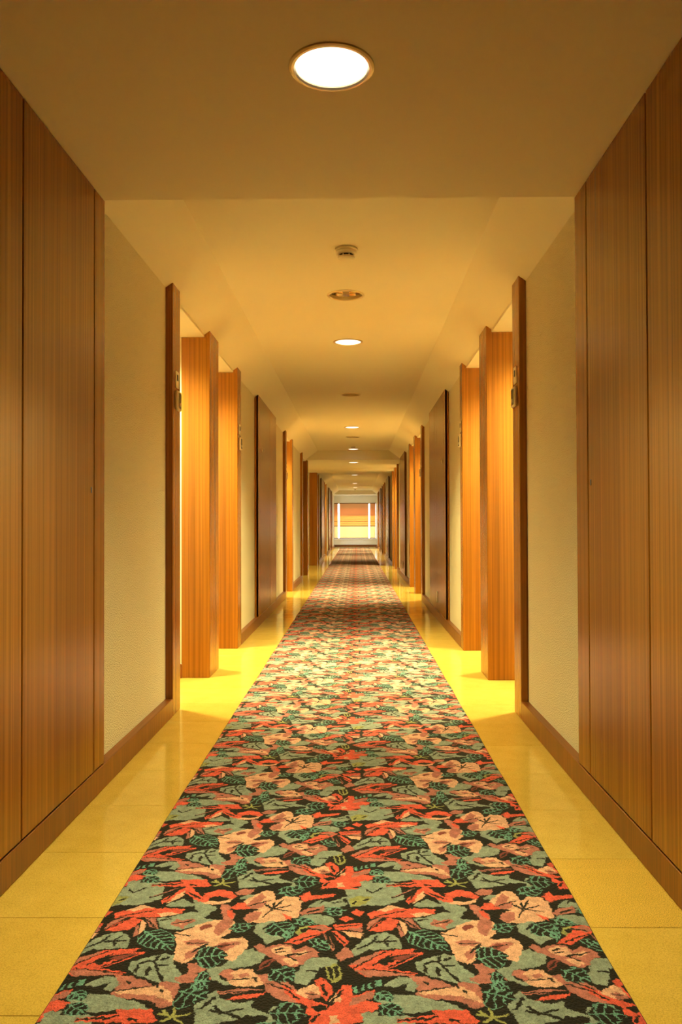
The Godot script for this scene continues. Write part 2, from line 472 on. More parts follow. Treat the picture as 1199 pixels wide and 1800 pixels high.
const CARPET_LINES := [
	[2, 3, [-161, 431, -131, 395, -105, 359]],
	[2, 3, [-156, 424, -143, 424, -121, 432]],
	[2, 3, [-156, 424, -159, 411, -172, 392]],
	[2, 3, [-144, 409, -123, 416, -106, 419]],
	[2, 3, [-144, 409, -156, 390, -164, 375]],
	[2, 3, [-132, 394, -111, 401, -101, 400]],
	[2, 3, [-132, 394, -145, 375, -146, 365]],
	[2, 3, [-121, 379, -104, 383, -101, 375]],
	[2, 3, [-121, 379, -128, 364, -122, 359]],
	[2, 2, [-133, 436, -115, 432, -104, 422, -99, 408, -99, 390]],
	[2, 2, [-173, 405, -173, 386, -167, 373, -154, 365, -137, 361]],
	[2, 3, [-105, 449, -73, 436, -44, 421]],
	[2, 3, [-96, 445, -89, 449, -79, 456]],
	[2, 3, [-96, 445, -94, 437, -93, 425]],
	[2, 3, [-80, 437, -70, 445, -63, 448]],
	[2, 3, [-80, 437, -79, 425, -77, 417]],
	[2, 3, [-63, 430, -54, 435, -50, 432]],
	[2, 3, [-63, 430, -61, 420, -56, 418]],
	[2, 2, [-90, 456, -78, 457, -68, 454, -60, 447, -53, 438]],
	[2, 2, [-101, 433, -94, 423, -85, 418, -74, 416, -63, 416]],
	[2, 3, [-48, 306, -29, 325, -8, 340]],
	[2, 3, [-43, 311, -46, 321, -54, 338]],
	[2, 3, [-43, 311, -33, 305, -18, 295]],
	[2, 3, [-32, 320, -40, 336, -43, 347]],
	[2, 3, [-32, 320, -17, 309, -7, 304]],
	[2, 3, [-21, 329, -26, 343, -23, 345]],
	[2, 3, [-21, 329, -9, 321, -6, 325]],
	[2, 2, [-56, 327, -56, 340, -51, 347, -42, 349, -30, 347]],
	[2, 2, [-29, 295, -16, 293, -9, 296, -5, 305, -5, 317]],
	[2, 3, [-336, 254, -294, 266, -253, 272]],
	[2, 3, [-328, 256, -323, 270, -322, 298]],
	[2, 3, [-328, 256, -318, 244, -305, 219]],
	[2, 3, [-310, 259, -309, 286, -306, 307]],
	[2, 3, [-310, 259, -298, 236, -287, 218]],
	[2, 3, [-293, 263, -292, 291, -287, 301]],
	[2, 3, [-293, 263, -281, 238, -272, 231]],
	[2, 3, [-276, 267, -273, 287, -266, 285]],
	[2, 3, [-276, 267, -265, 249, -259, 254]],
	[2, 2, [-330, 288, -320, 305, -308, 311, -294, 307, -278, 297]],
	[2, 2, [-317, 226, -301, 214, -287, 213, -276, 222, -265, 238]],
	[2, 3, [-271, 393, -238, 406, -207, 416]],
	[2, 3, [-262, 396, -259, 405, -258, 419]],
	[2, 3, [-262, 396, -254, 391, -245, 382]],
	[2, 3, [-245, 403, -244, 417, -241, 425]],
	[2, 3, [-245, 403, -235, 393, -227, 388]],
	[2, 3, [-227, 409, -225, 420, -219, 421]],
	[2, 3, [-227, 409, -218, 402, -213, 404]],
	[2, 2, [-266, 411, -258, 421, -249, 426, -238, 426, -226, 424]],
	[2, 2, [-256, 383, -244, 380, -234, 382, -225, 389, -217, 398]],
	[2, 3, [-165, 593, -123, 616, -82, 635]],
	[2, 3, [-157, 598, -153, 608, -154, 626]],
	[2, 3, [-157, 598, -146, 594, -132, 583]],
	[2, 3, [-139, 606, -139, 623, -138, 638]],
	[2, 3, [-139, 606, -126, 596, -113, 588]],
	[2, 3, [-122, 615, -123, 632, -118, 641]],
	[2, 3, [-122, 615, -108, 604, -99, 602]],
	[2, 3, [-105, 623, -104, 637, -96, 639]],
	[2, 3, [-105, 623, -93, 616, -87, 621]],
	[2, 2, [-161, 617, -152, 631, -140, 639, -125, 642, -109, 642]],
	[2, 2, [-144, 583, -127, 581, -113, 586, -102, 596, -93, 609]],
	[2, 3, [-316, 158, -296, 160, -276, 158]],
	[2, 3, [-311, 158, -307, 171, -304, 192]],
	[2, 3, [-311, 158, -307, 145, -304, 124]],
	[2, 3, [-300, 158, -296, 180, -293, 192]],
	[2, 3, [-300, 158, -296, 136, -293, 124]],
	[2, 3, [-289, 158, -285, 175, -282, 173]],
	[2, 3, [-289, 158, -285, 141, -282, 142]],
	[2, 2, [-310, 183, -304, 195, -298, 198, -291, 192, -285, 182]],
	[2, 2, [-310, 132, -304, 120, -298, 118, -291, 123, -285, 134]],
	[2, 3, [-138, 211, -108, 186, -83, 159]],
	[2, 3, [-130, 204, -118, 208, -102, 216]],
	[2, 3, [-130, 204, -133, 192, -140, 175]],
	[2, 3, [-115, 190, -98, 199, -87, 202]],
	[2, 3, [-115, 190, -123, 173, -125, 161]],
	[2, 3, [-100, 176, -86, 181, -82, 176]],
	[2, 3, [-100, 176, -105, 161, -100, 158]],
	[2, 2, [-115, 219, -100, 218, -90, 211, -84, 200, -82, 186]],
	[2, 2, [-144, 188, -142, 173, -135, 163, -123, 158, -109, 157]],
	[2, 3, [-123, 38, -83, 39, -45, 36]],
	[2, 3, [-112, 38, -105, 51, -98, 72]],
	[2, 3, [-112, 38, -106, 25, -100, 4]],
	[2, 3, [-91, 37, -84, 59, -77, 71]],
	[2, 3, [-91, 37, -85, 15, -79, 3]],
	[2, 3, [-70, 37, -63, 53, -56, 52]],
	[2, 3, [-70, 37, -64, 19, -57, 20]],
	[2, 2, [-110, 63, -97, 75, -85, 77, -74, 71, -62, 60]],
	[2, 2, [-112, 13, -100, 0, -88, -3, -76, 2, -64, 12]],
	[2, 3, [195, 389, 246, 343, 291, 295]],
	[2, 3, [201, 383, 215, 381, 239, 390]],
	[2, 3, [201, 383, 204, 369, 195, 345]],
	[2, 3, [214, 370, 235, 375, 257, 381]],
	[2, 3, [214, 370, 210, 349, 204, 327]],
	[2, 3, [228, 357, 251, 365, 270, 368]],
	[2, 3, [228, 357, 220, 333, 217, 314]],
	[2, 3, [241, 344, 265, 353, 279, 351]],
	[2, 3, [241, 344, 233, 320, 234, 306]],
	[2, 3, [254, 331, 276, 338, 286, 332]],
	[2, 3, [254, 331, 248, 309, 254, 300]],
	[2, 3, [267, 318, 286, 321, 290, 310]],
	[2, 3, [267, 318, 265, 300, 276, 295]],
	[2, 2, [228, 394, 252, 388, 269, 375, 280, 357, 287, 335]],
	[2, 2, [191, 356, 197, 332, 210, 316, 229, 305, 251, 298]],
	[2, 3, [105, 116, 125, 101, 143, 85]],
	[2, 3, [110, 112, 117, 114, 127, 120]],
	[2, 3, [110, 112, 109, 104, 105, 94]],
	[2, 3, [120, 103, 130, 109, 137, 111]],
	[2, 3, [120, 103, 116, 92, 116, 85]],
	[2, 3, [131, 94, 139, 98, 142, 95]],
	[2, 3, [131, 94, 128, 85, 132, 83]],
	[2, 2, [119, 121, 128, 121, 135, 117, 139, 110, 142, 101]],
	[2, 2, [102, 102, 104, 92, 110, 86, 117, 83, 126, 83]],
	[2, 3, [114, 68, 141, 51, 165, 34]],
	[2, 3, [121, 63, 130, 67, 141, 75]],
	[2, 3, [121, 63, 121, 53, 118, 40]],
	[2, 3, [135, 54, 147, 62, 155, 66]],
	[2, 3, [135, 54, 132, 39, 132, 30]],
	[2, 3, [149, 44, 159, 50, 163, 47]],
	[2, 3, [149, 44, 147, 33, 152, 31]],
	[2, 2, [131, 75, 143, 76, 152, 73, 158, 65, 162, 54]],
	[2, 2, [113, 49, 117, 38, 124, 31, 133, 29, 145, 29]],
	[2, 3, [348, 119, 383, 107, 414, 89]],
	[2, 3, [357, 115, 370, 129, 387, 153]],
	[2, 3, [357, 115, 355, 97, 348, 68]],
	[2, 3, [375, 107, 393, 132, 405, 144]],
	[2, 3, [375, 107, 368, 77, 367, 60]],
	[2, 3, [393, 99, 408, 117, 413, 114]],
	[2, 3, [393, 99, 389, 75, 395, 74]],
	[2, 2, [373, 146, 389, 157, 401, 155, 408, 144, 412, 126]],
	[2, 2, [344, 83, 347, 63, 356, 56, 369, 57, 385, 66]],
	[2, 3, [-26, 489, 6, 494, 36, 496]],
	[2, 3, [-17, 490, -13, 497, -9, 510]],
	[2, 3, [-17, 490, -11, 483, -5, 472]],
	[2, 3, [0, 492, 4, 504, 8, 511]],
	[2, 3, [0, 492, 6, 480, 12, 474]],
	[2, 3, [17, 494, 21, 503, 26, 503]],
	[2, 3, [17, 494, 23, 485, 28, 486]],
	[2, 2, [-18, 504, -9, 511, 1, 514, 11, 512, 21, 507]],
	[2, 2, [-15, 476, -4, 471, 6, 470, 15, 474, 24, 481]],
	[2, 3, [-118, 337, -110, 380, -101, 420]],
	[2, 3, [-116, 348, -118, 356, -121, 364]],
	[2, 3, [-116, 348, -111, 355, -105, 360]],
	[2, 3, [-111, 371, -115, 379, -117, 387]],
	[2, 3, [-111, 371, -104, 377, -100, 383]],
	[2, 3, [-106, 394, -109, 402, -107, 409]],
	[2, 3, [-106, 394, -101, 400, -100, 407]],
	[2, 2, [-122, 351, -122, 365, -120, 378, -116, 390, -111, 403]],
	[2, 2, [-109, 348, -104, 361, -100, 373, -99, 387, -99, 400]],
	[0, 4, [-169, 503, -191, 535]],
	[0, 4, [-169, 503, -141, 559]],
	[0, 4, [-169, 503, -118, 526]],
	[0, 4, [-169, 503, -165, 545]],
	[0, 4, [-169, 500, -191, 458]],
	[0, 3, [-161, 507, -114, 489]],
	[0, 3, [-179, 554, -243, 518]],
	[0, 3, [-249, 498, -285, 500]],
	[0, 4, [-74, 549, -6, 574]],
	[0, 4, [-74, 484, -35, 505]],
	[0, 3, [-41, 535, -20, 564]],
	[0, 3, [-5, 540, 26, 549]],
	[0, 4, [-183, 393, -164, 419]],
	[0, 4, [-172, 377, -157, 393]],
	[0, 3, [-101, 333, -25, 375]],
	[0, 4, [-65, 400, -26, 389]],
	[0, 3, [8, 406, 74, 419]],
	[0, 4, [4, 377, 33, 325]],
	[0, 4, [-14, 369, 5, 302]],
	[0, 3, [38, 393, 72, 381]],
	[0, 5, [-108, 270, -81, 276]],
	[0, 4, [-99, 261, -112, 272]],
	[0, 4, [-99, 261, -86, 247]],
	[0, 4, [-80, 272, -49, 287]],
	[0, 5, [-137, 295, -119, 302]],
	[0, 4, [-133, 283, -114, 287]],
	[0, 4, [-165, 215, -145, 243]],
	[0, 3, [-227, 164, -183, 171, -170, 174]],
	[0, 4, [-175, 171, -168, 158]],
	[0, 3, [-146, 151, -99, 126, -63, 88]],
	[0, 3, [-145, 178, -84, 126]],
	[0, 3, [-248, 113, -143, 121]],
	[0, 3, [-50, 110, -24, 106]],
	[0, 5, [-15, 145, -5, 101]],
	[0, 4, [0, 59, 20, 107]],
	[0, 4, [-17, 36, -33, 8]],
	[0, 4, [20, 95, 34, 126]],
	[0, 5, [-56, 205, -29, 198]],
	[0, 6, [-1, 218, 7, 168]],
	[0, 6, [13, 222, 20, 174]],
	[0, 6, [-277, 53, -258, 88, -252, 95]],
	[0, 6, [-254, 47, -217, 36, -172, 13]],
	[0, 6, [-250, 65, -228, 36]],
	[0, 5, [-218, 41, -188, 53]],
	[0, 4, [91, 624, 109, 598, 138, 634]],
	[0, 5, [63, 549, 54, 535]],
	[0, 5, [81, 554, 99, 564]],
	[0, 3, [109, 462, 203, 498]],
	[0, 3, [108, 402, 149, 462]],
	[0, 3, [187, 449, 223, 402]],
	[0, 5, [66, 298, 107, 333, 165, 337]],
	[0, 4, [103, 333, 116, 361]],
	[0, 4, [132, 337, 149, 361]],
	[0, 4, [136, 333, 143, 310]],
	[0, 3, [54, 211, 114, 268, 134, 287]],
	[0, 4, [105, 225, 150, 276]],
	[0, 3, [140, 218, 214, 276]],
	[0, 3, [78, 211, 207, 188]],
	[0, 5, [226, 232, 259, 247, 284, 191, 303, 158]],
	[0, 6, [226, 225, 227, 194]],
	[0, 6, [256, 218, 258, 181]],
	[0, 5, [258, 240, 269, 268]],
	[0, 4, [273, 225, 300, 225]],
	[0, 5, [275, 247, 292, 261]],
	[0, 3, [202, 119, 278, 137]],
	[0, 5, [220, 158, 230, 145]],
	[0, 5, [287, 151, 296, 135]],
	[0, 3, [306, 126, 312, 113]],
	[0, 6, [70, 143, 70, 119]],
	[0, 6, [85, 150, 86, 126]],
	[0, 6, [102, 158, 103, 133]],
	[0, 4, [153, 14, 230, 23]],
	[0, 5, [261, 19, 281, 10]],
	[0, 4, [208, 13, 238, 30]],
	[0, 3, [263, 423, 294, 431, 313, 444]],
	[0, 4, [226, 440, 253, 449]],
	[5, 4, [283, 423, 287, 419]],
	[0, 4, [266, 603, 317, 559]],
	[0, 3, [239, 624, 211, 554]],
	[0, 4, [162, 569, 225, 613]],
	[0, 3, [280, 373, 324, 361]],
	[0, 3, [324, 325, 377, 325]],
	[0, 4, [377, 321, 343, 283]],
	[0, 3, [391, 306, 442, 321]],
	[0, 4, [373, 310, 363, 310]],
	[6, 5, [323, 36, 356, 24, 393, 36]],
	[6, 5, [356, 24, 355, 59]],
	[6, 5, [333, 8, 356, 24, 383, 2]],
	[6, 5, [332, 47, 339, 30]],
]

func make_materials() -> void:
	var wood_a := wood_texture(11)
	var wood_b := wood_texture(23)
	var k := 0
	for c in [Color(0.695, 0.465, 0.145), Color(0.665, 0.435, 0.13), Color(0.715, 0.485, 0.155)]:
		var m := mat(c, 0.27)
		m.albedo_texture = wood_a if k != 1 else wood_b
		m.metallic_specular = 0.4
		M["wood%d" % k] = triplanar(m, Vector3(1.9, 0.42, 1.9))
		k += 1
	var base := mat(Color(0.575, 0.345, 0.118), 0.36)
	base.albedo_texture = wood_b
	M.skirting = triplanar(base, Vector3(0.9, 1.6, 0.9))
	M.groove = mat(Color(0.12, 0.06, 0.03), 0.7)
	var st := mat(Color(0.90, 0.86, 0.74), 0.85)
	st.normal_enabled = true
	st.normal_texture = bumps(41, 0.05, 12.0)
	st.normal_scale = 1.0
	M.stucco = triplanar(st, Vector3(4.0, 4.0, 4.0))
	M.paint = mat(Color(0.925, 0.90, 0.80), 0.8)
	var tones := [Color(0.93, 0.80, 0.415), Color(0.92, 0.785, 0.40), Color(0.94, 0.81, 0.43), Color(0.925, 0.79, 0.405)]
	var stone := stone_texture(61, 0.26, 0.26)
	var rough_stone := stone_texture(71, 0.36, 0.9)
	for i in 4:
		var f := mat(tones[i], 0.11)
		f.albedo_texture = stone
		f.metallic_specular = 0.5
		M["tile%d" % i] = triplanar(f, Vector3(1.3, 1.3, 1.3))
	var rf := mat(Color(0.94, 0.79, 0.38), 0.5)
	rf.albedo_texture = rough_stone
	M.tile_rough = triplanar(rf, Vector3(2.2, 2.2, 2.2))
	M.grout = mat(Color(0.42, 0.31, 0.14), 0.8)
	var cp := mat(Color.WHITE, 0.95)
	cp.albedo_texture = carpet_texture()
	cp.normal_enabled = true
	cp.normal_texture = bumps(51, 0.14, 5.0)
	cp.normal_scale = 0.8
	cp.uv1_scale = Vector3.ONE
	M.carpet = cp
	M.binding = mat(Color(0.27, 0.25, 0.19), 0.9)
	M.brass = mat(Color(0.88, 0.82, 0.66), 0.3, 0.7)
	M.mirror = mat(Color(0.88, 0.85, 0.78), 0.08, 1.0)
	M.cream = mat(Color(0.93, 0.89, 0.78), 0.45)
	M.dark = mat(Color(0.10, 0.08, 0.06), 0.4)
	M.screen = mat(Color(0.20, 0.17, 0.11), 0.25)
	M.tube = mat(Color(0.93, 0.92, 0.88), 0.35)
	M.steel = mat(Color(0.75, 0.72, 0.66), 0.3, 1.0)
	var lens := mat(Color(0.95, 0.94, 0.9), 0.4)
	lens.emission_enabled = true
	lens.emission = Color(1.0, 0.96, 0.88)
	lens.emission_energy_multiplier = 3.0
	M.lens = lens
	var bl := mat(Color(0.93, 0.82, 0.56), 0.75)
	bl.backlight_enabled = true
	bl.backlight = Color(1.0, 0.80, 0.46)
	M.bamboo = bl
	var bt := mat(Color(0.95, 0.85, 0.68), 0.75)
	bt.backlight_enabled = true
	bt.backlight = Color(1.0, 0.92, 0.72)
	M.bamboo_thin = bt
	M.batten = mat(Color(0.40, 0.22, 0.09), 0.6)
	M.white = mat(Color(0.92, 0.91, 0.88), 0.5)
	var glass := mat(Color(0.9, 0.95, 1.0, 0.06), 0.02)
	glass.transparency = BaseMaterial3D.TRANSPARENCY_ALPHA
	M.glass = glass

func lamp_light(at: Vector3, energy: float, angle: float) -> void:
	var l := SpotLight3D.new()
	l.name = "lamp_light"
	l.position = at
	l.rotation_degrees.x = -90
	l.light_color = LAMP_COLOR
	l.light_energy = energy
	l.light_size = 0.09
	l.spot_range = 60.0
	l.spot_attenuation = 2.0
	l.spot_angle = angle
	l.spot_angle_attenuation = 1.0
	l.shadow_enabled = true
	add_child(l, true)

func downlight(d: float, y: float, lit: bool, label: String, energy := 7.0) -> void:
	var o := thing("ceiling_downlight", label, "downlight", Vector3(0, y, -d), "round downlights along the middle of the ceiling")
	if not meshes.has("ring"):
		meshes.ring = lathe([[0.106, 0.02], [0.106, -0.002], [0.110, -0.007], [0.117, -0.007], [0.1235, -0.004], [0.125, 0.0]], 56)
		meshes.can = lathe([[0.106, 0.02], [0.106, 0.021], [0.104, 0.055], [0.0, 0.056]], 40)
		meshes.lens = lathe([[0.1055, 0.002], [0.09, -0.003], [0.06, -0.007], [0.03, -0.009], [0.0, -0.0095]], 48)
		meshes.bowl = lathe([[0.106, 0.02], [0.104, 0.035], [0.098, 0.06], [0.088, 0.085], [0.072, 0.105], [0.05, 0.118], [0.025, 0.124], [0.0, 0.125]], 14)
		meshes.bulb = lathe([[0.0, -0.05], [0.008, -0.049], [0.0115, -0.044], [0.012, -0.03], [0.012, 0.03], [0.0115, 0.044], [0.008, 0.049], [0.0, 0.05]], 16)
	put(o, "trim_ring", meshes.ring, M.brass)
	if lit:
		put(o, "housing", meshes.can, M.mirror)
		put(o, "lens", meshes.lens, M.lens)
		lamp_light(Vector3(0, y - 0.022, -d), energy, 55.0)
	else:
		put(o, "reflector", meshes.bowl, M.mirror)
		for s in [-1.0, 1.0]:
			var b := put(o, "lamp_tube", meshes.bulb, M.tube, Vector3(s * 0.045, 0.062, 0))
			b.rotation.z = PI / 2
		block(o, "lamp_socket", -0.014, 0.014, y + 0.045, y + 0.078, d - 0.02, d + 0.02, M.cream, 0.003)

func smoke_detector(x: float, d: float, y: float, label: String) -> void:
	var o := thing("smoke_detector", label, "smoke detector", Vector3(x, y, -d), "smoke detectors on the ceiling")
	put(o, "mounting_plate", lathe([[0.0, 0.0], [0.062, 0.0], [0.064, -0.006], [0.064, -0.012], [0.058, -0.016]], 36), M.cream)
	put(o, "body", lathe([[0.058, -0.013], [0.060, -0.02], [0.056, -0.03], [0.046, -0.034], [0.0, -0.034]], 36), M.cream)
	put(o, "vent_gap", lathe([[0.040, -0.033], [0.041, -0.040], [0.041, -0.048]], 28), M.dark)
	put(o, "sensor_cap", lathe([[0.048, -0.046], [0.046, -0.054], [0.034, -0.060], [0.0, -0.062]], 32), M.cream)
	for k in 8:
		var a := TAU * (k + 0.5) / 8
		put(o, "rib", box_mesh(Vector3(0.006, 0.016, 0.006), 0.001), M.cream, Vector3(cos(a) * 0.043, -0.040, sin(a) * 0.043))

# door post or pillar of the alcoves, clad in veneer
func post(s: float, d0: float, d1: float, called: String, w: int) -> void:
	var t := structure(called)
	sideblock(t, "cladding", s, HALF, 1.16, 0.0, 2.436, d0, d1, M["wood%d" % w], 0.004)

# number plate and call box on the corridor face of a post
func post_fittings(s: float, d: float, where: String) -> void:
	var p := thing("room_number_plate", "small cream number plate on %s" % where, "number plate", Vector3(s * HALF, 1.85, -d), "number plates on the door posts")
	sideblock(p, "plate", s, HALF - 0.006, HALF, 1.85, 1.945, d - 0.036, d + 0.036, M.cream, 0.002)
	sideblock(p, "raised_mark", s, HALF - 0.009, HALF - 0.005, 1.89, 1.925, d - 0.014, d + 0.012, M.dark, 0.001)
	var c := thing("room_call_box", "cream framed call box with dark face on %s" % where, "call box", Vector3(s * HALF, 1.72, -d), "call boxes on the door posts")
	sideblock(c, "case", s, HALF - 0.019, HALF, 1.72, 1.832, d - 0.044, d + 0.05, M.cream, 0.006)
	sideblock(c, "dark_face", s, HALF - 0.0205, HALF - 0.014, 1.732, 1.82, d - 0.03, d + 0.038, M.screen, 0.002)
	sideblock(c, "button", s, HALF - 0.023, HALF - 0.019, 1.745, 1.765, d - 0.008, d + 0.014, M.cream, 0.002)

# recess between two posts: plastered sides, door at the back, own ceiling and downlight
func alcove(wall: Node3D, roof: Node3D, s: float, d0: float, d1: float, energy: float, label: String) -> void:
	sideblock(wall, "alcove_side", s, 1.155, OUTER, 0.0, 2.42, d0 - 0.1, d0 - 0.004, M.paint, 0.002)
	sideblock(wall, "alcove_side", s, 1.155, OUTER, 0.0, 2.42, d1 + 0.004, d1 + 0.1, M.paint, 0.002)
	sideblock(wall, "alcove_skirting", s, 1.155, 1.99, 0.0, 0.1, d1 - 0.004, d1 + 0.008, M.skirting, 0.002)
	sideblock(wall, "alcove_skirting", s, 1.155, 1.99, 0.0, 0.1, d0 - 0.008, d0 + 0.004, M.skirting, 0.002)
	sideblock(wall, "alcove_door", s, 1.98, OUTER, 0.0, 2.42, d0 - 0.05, d1 + 0.05, M.wood1, 0.003)
	sideblock(roof, "alcove_ceiling", s, 0.997, OUTER, ALCOVE_TOP, 2.46, d0 - 0.1, d1 + 0.1, M.paint, 0.002)
	if energy > 0.0:
		var at := Vector3(s * 1.6, ALCOVE_TOP, -(d0 + d1) * 0.5)
		var o := thing("alcove_downlight", label, "downlight", at, "downlights hidden in the door alcoves")
		if not meshes.has("small_ring"):
			meshes.small_ring = lathe([[0.06, 0.0], [0.062, -0.006], [0.072, -0.006], [0.076, 0.0]], 32)
			meshes.small_lens = lathe([[0.0615, -0.001], [0.04, -0.003], [0.0, -0.004]], 32)
		put(o, "trim_ring", meshes.small_ring, M.brass)
		put(o, "lens", meshes.small_lens, M.lens)
		lamp_light(at - Vector3(0, 0.012, 0), energy, 80.0)

# an upright board whose top follows the slope of the cove where it stands under one
func board(parent: Node3D, called: String, s: float, x0: float, x1: float, y0: float, top: float, d0: float, d1: float, m: Material) -> MeshInstance3D:
	if top <= SOFFIT:
		return sideblock(parent, called, s, x0, x1, y0, top, d0, d1, m, 0.0025)
	var rise := (RAISED - SOFFIT) / (1.003 - FLAT)
	var o := prism(parent, called, [[s * x0, y0], [s * x0, SOFFIT - 0.005 + (1.003 - x0) * rise], [s * x1, SOFFIT - 0.005 + (1.003 - x1) * rise], [s * x1, y0]], d0, d1, m)
	o.position = -parent.position
	return o

# tall built-in closet, faced with veneered leaves; cuts are the seams between the leaves
func closet(s: float, d0: float, d1: float, top: float, cuts: Array, keys: Array, label: String) -> Node3D:
	var o := thing("closet", label, "closet", Vector3(s * HALF, 0.1, -d0), "built-in closets along the corridor")
	sideblock(o, "carcass", s, HALF + 0.014, 1.09, 0.1, minf(top, 2.385), d0 + 0.002, d1 - 0.002, M.groove, 0.001)
	for e in [[d0, d0 + 0.016], [d1 - 0.016, d1]]:
		board(o, "side_panel", s, HALF + 0.002, 0.9985, 0.1, top, e[0], e[1], M.wood1)
	var edges := [d0] + cuts + [d1]
	for i in edges.size() - 1:
		var a: float = edges[i] + (0.0 if i == 0 else 0.0045)
		var b: float = edges[i + 1] - (0.0 if i == edges.size() - 2 else 0.0045)
		var leaf := board(o, "stile" if b - a < 0.2 else "door", s, HALF, HALF + 0.02, 0.106, top, a, b, M["wood%d" % (i % 3 if b - a >= 0.2 else 1)])
		for k in keys:
			if k[0] > a and k[0] < b:
				var ks := sideblock(leaf, "keyhole", s, HALF - 0.0015, HALF + 0.005, k[1] - 0.012, k[1] + 0.012, k[0] - 0.006, k[0] + 0.006, M.dark, 0.002)
				ks.position -= o.position
	return o

func small_plate(s: float, d: float, y: float, wide: float, tall: float, called: String, label: String, category: String, m: Material) -> void:
	var o := thing(called, label, category, Vector3(s * HALF, y, -d))
	sideblock(o, "cover", s, HALF - 0.007, HALF, y - tall / 2, y + tall / 2, d - wide / 2, d + wide / 2, m, 0.002)
	sideblock(o, "inset", s, HALF - 0.009, HALF - 0.006, y - tall * 0.3, y + tall * 0.3, d - wide * 0.3, d + wide * 0.3, M.steel if m == M.cream else M.cream, 0.001)

func _ready() -> void:
	# ---- camera
	var cam := Camera3D.new()
	cam.name = "camera"
	cam.projection = Camera3D.PROJECTION_FRUSTUM
	cam.near = 0.05
	cam.far = 200.0
	cam.size = 0.05 * 1800.0 / 1400.0
	cam.frustum_offset = Vector2(-14.0 / 1400.0 * 0.05, 0.0)
	cam.position = Vector3(0.069, 1.07, 0.0)
	cam.rotation = Vector3(atan(21.0 / 1400.0), atan(14.0 / 1400.0), deg_to_rad(-0.2))
	add_child(cam)
	cam.current = true
	# ---- sky and exposure
	var we := WorldEnvironment.new()
	we.name = "world_environment"
	var e := Environment.new()
	e.background_mode = Environment.BG_SKY
	var sky := Sky.new()
	var sm := ProceduralSkyMaterial.new()
	sm.sky_top_color = Color(0.78, 0.83, 0.92)
	sm.sky_horizon_color = Color(0.97, 0.97, 0.98)
	sm.ground_bottom_color = Color(0.62, 0.64, 0.62)
	sm.ground_horizon_color = Color(0.85, 0.88, 0.92)
	sm.sky_energy_multiplier = 3.0
	sm.ground_energy_multiplier = 3.0
	sm.sun_angle_max = 0.0
	sky.sky_material = sm
	e.sky = sky
	e.tonemap_mode = Environment.TONE_MAPPER_LINEAR
	e.tonemap_exposure = 0.76
	e.sdfgi_enabled = true
	e.ssao_enabled = true
	e.ssil_enabled = true
	we.environment = e
	add_child(we)

	make_materials()

	# ---- floor
	var ground := structure("floor", "polished yellow stone floor of large tiles")
	block(ground, "bed", -OUTER - 0.2, OUTER + 0.2, -0.3, -0.006, BACK - 0.2, END + 0.3, M.grout, 0.0)
	var pitch := 0.432
	var rng := RandomNumberGenerator.new()
	rng.seed = 9
	for s in [-1.0, 1.0]:
		var start: float = (1.748 if s < 0 else 1.70) - pitch * 10
		for row in 93:
			var a := start + pitch * row
			var b := a + pitch - 0.0026
			if a > END - 0.05:
				continue
			b = minf(b, END)
			var m: Material = M["tile%d" % rng.randi_range(0, 3)]
			if s > 0 and absf(a - (1.70 + pitch)) < 0.01:
				m = M.tile_rough
			sideblock(ground, "tile", s, 0.40, 1.155, -0.02, 0.0, a, b, m, 0.0012)
	sideblock(ground, "middle_strip", 1.0, -0.40, 0.40, -0.02, -0.0005, BACK, END, M.tile1, 0.0)

	# ---- ceiling
	var roof := structure("ceiling", "cream painted ceiling with lowered soffits and sloping coves")
	var raised_a := [5.27, 6.63, 9.33, 12.5, 13.9, 16.15]
	var raised_b := [24.7, 29.8, 33.0]
	holed_ceiling(roof, "soffit", 1.1, SOFFIT, BACK, 3.235, [2.30], 0.107, M.paint)
	block(roof, "soffit_edge", -1.1, 1.1, SOFFIT + 0.001, 2.75, 3.19, 3.235, M.paint, 0.0)
	holed_ceiling(roof, "raised_ceiling", FLAT + 0.01, RAISED, 3.2, 16.55, raised_a, 0.107, M.paint)
	holed_ceiling(roof, "soffit", 1.1, SOFFIT, 16.5, 20.9, [17.2], 0.107, M.paint)
	block(roof, "soffit_edge", -1.1, 1.1, SOFFIT + 0.001, 2.75, 16.5, 16.55, M.paint, 0.0)
	block(roof, "soffit_edge", -1.1, 1.1, SOFFIT + 0.001, 2.75, 20.85, 20.9, M.paint, 0.0)
	holed_ceiling(roof, "raised_ceiling", FLAT + 0.01, RAISED, 20.88, 36.05, raised_b, 0.107, M.paint)
	block(roof, "soffit", -1.1, 1.1, SOFFIT, 2.75, 36.0, END, M.paint, 0.002)
	for s in [-1.0, 1.0]:
		for run in [[3.2, 16.54], [20.86, 36.04]]:
			prism(roof, "cove", [[s * 1.003, SOFFIT - 0.002], [s * FLAT, RAISED], [s * FLAT, RAISED + 0.05], [s * 1.06, SOFFIT + 0.01]], run[0], run[1], M.paint)
	block(roof, "upper_slab", -OUTER - 0.2, OUTER + 0.2, 2.8, 3.0, BACK - 0.2, END + 0.3, M.paint, 0.0)

	# ---- walls: plaster between the posts, closets and alcoves
	var walls := {}
	for s in [-1.0, 1.0]:
		var w := structure("wall_left" if s < 0 else "wall_right", "rough plastered corridor wall in cream")
		walls[s] = w
		sideblock(w, "outer_wall", s, OUTER, OUTER + 0.2, -0.02, 2.85, BACK - 0.2, 36.15, M.paint, 0.0)
	var rear := structure("wall_back", "plain cream wall behind the camera")
	block(rear, "plaster", -OUTER, OUTER, 0.0, 2.82, BACK - 0.2, BACK, M.paint, 0.0)
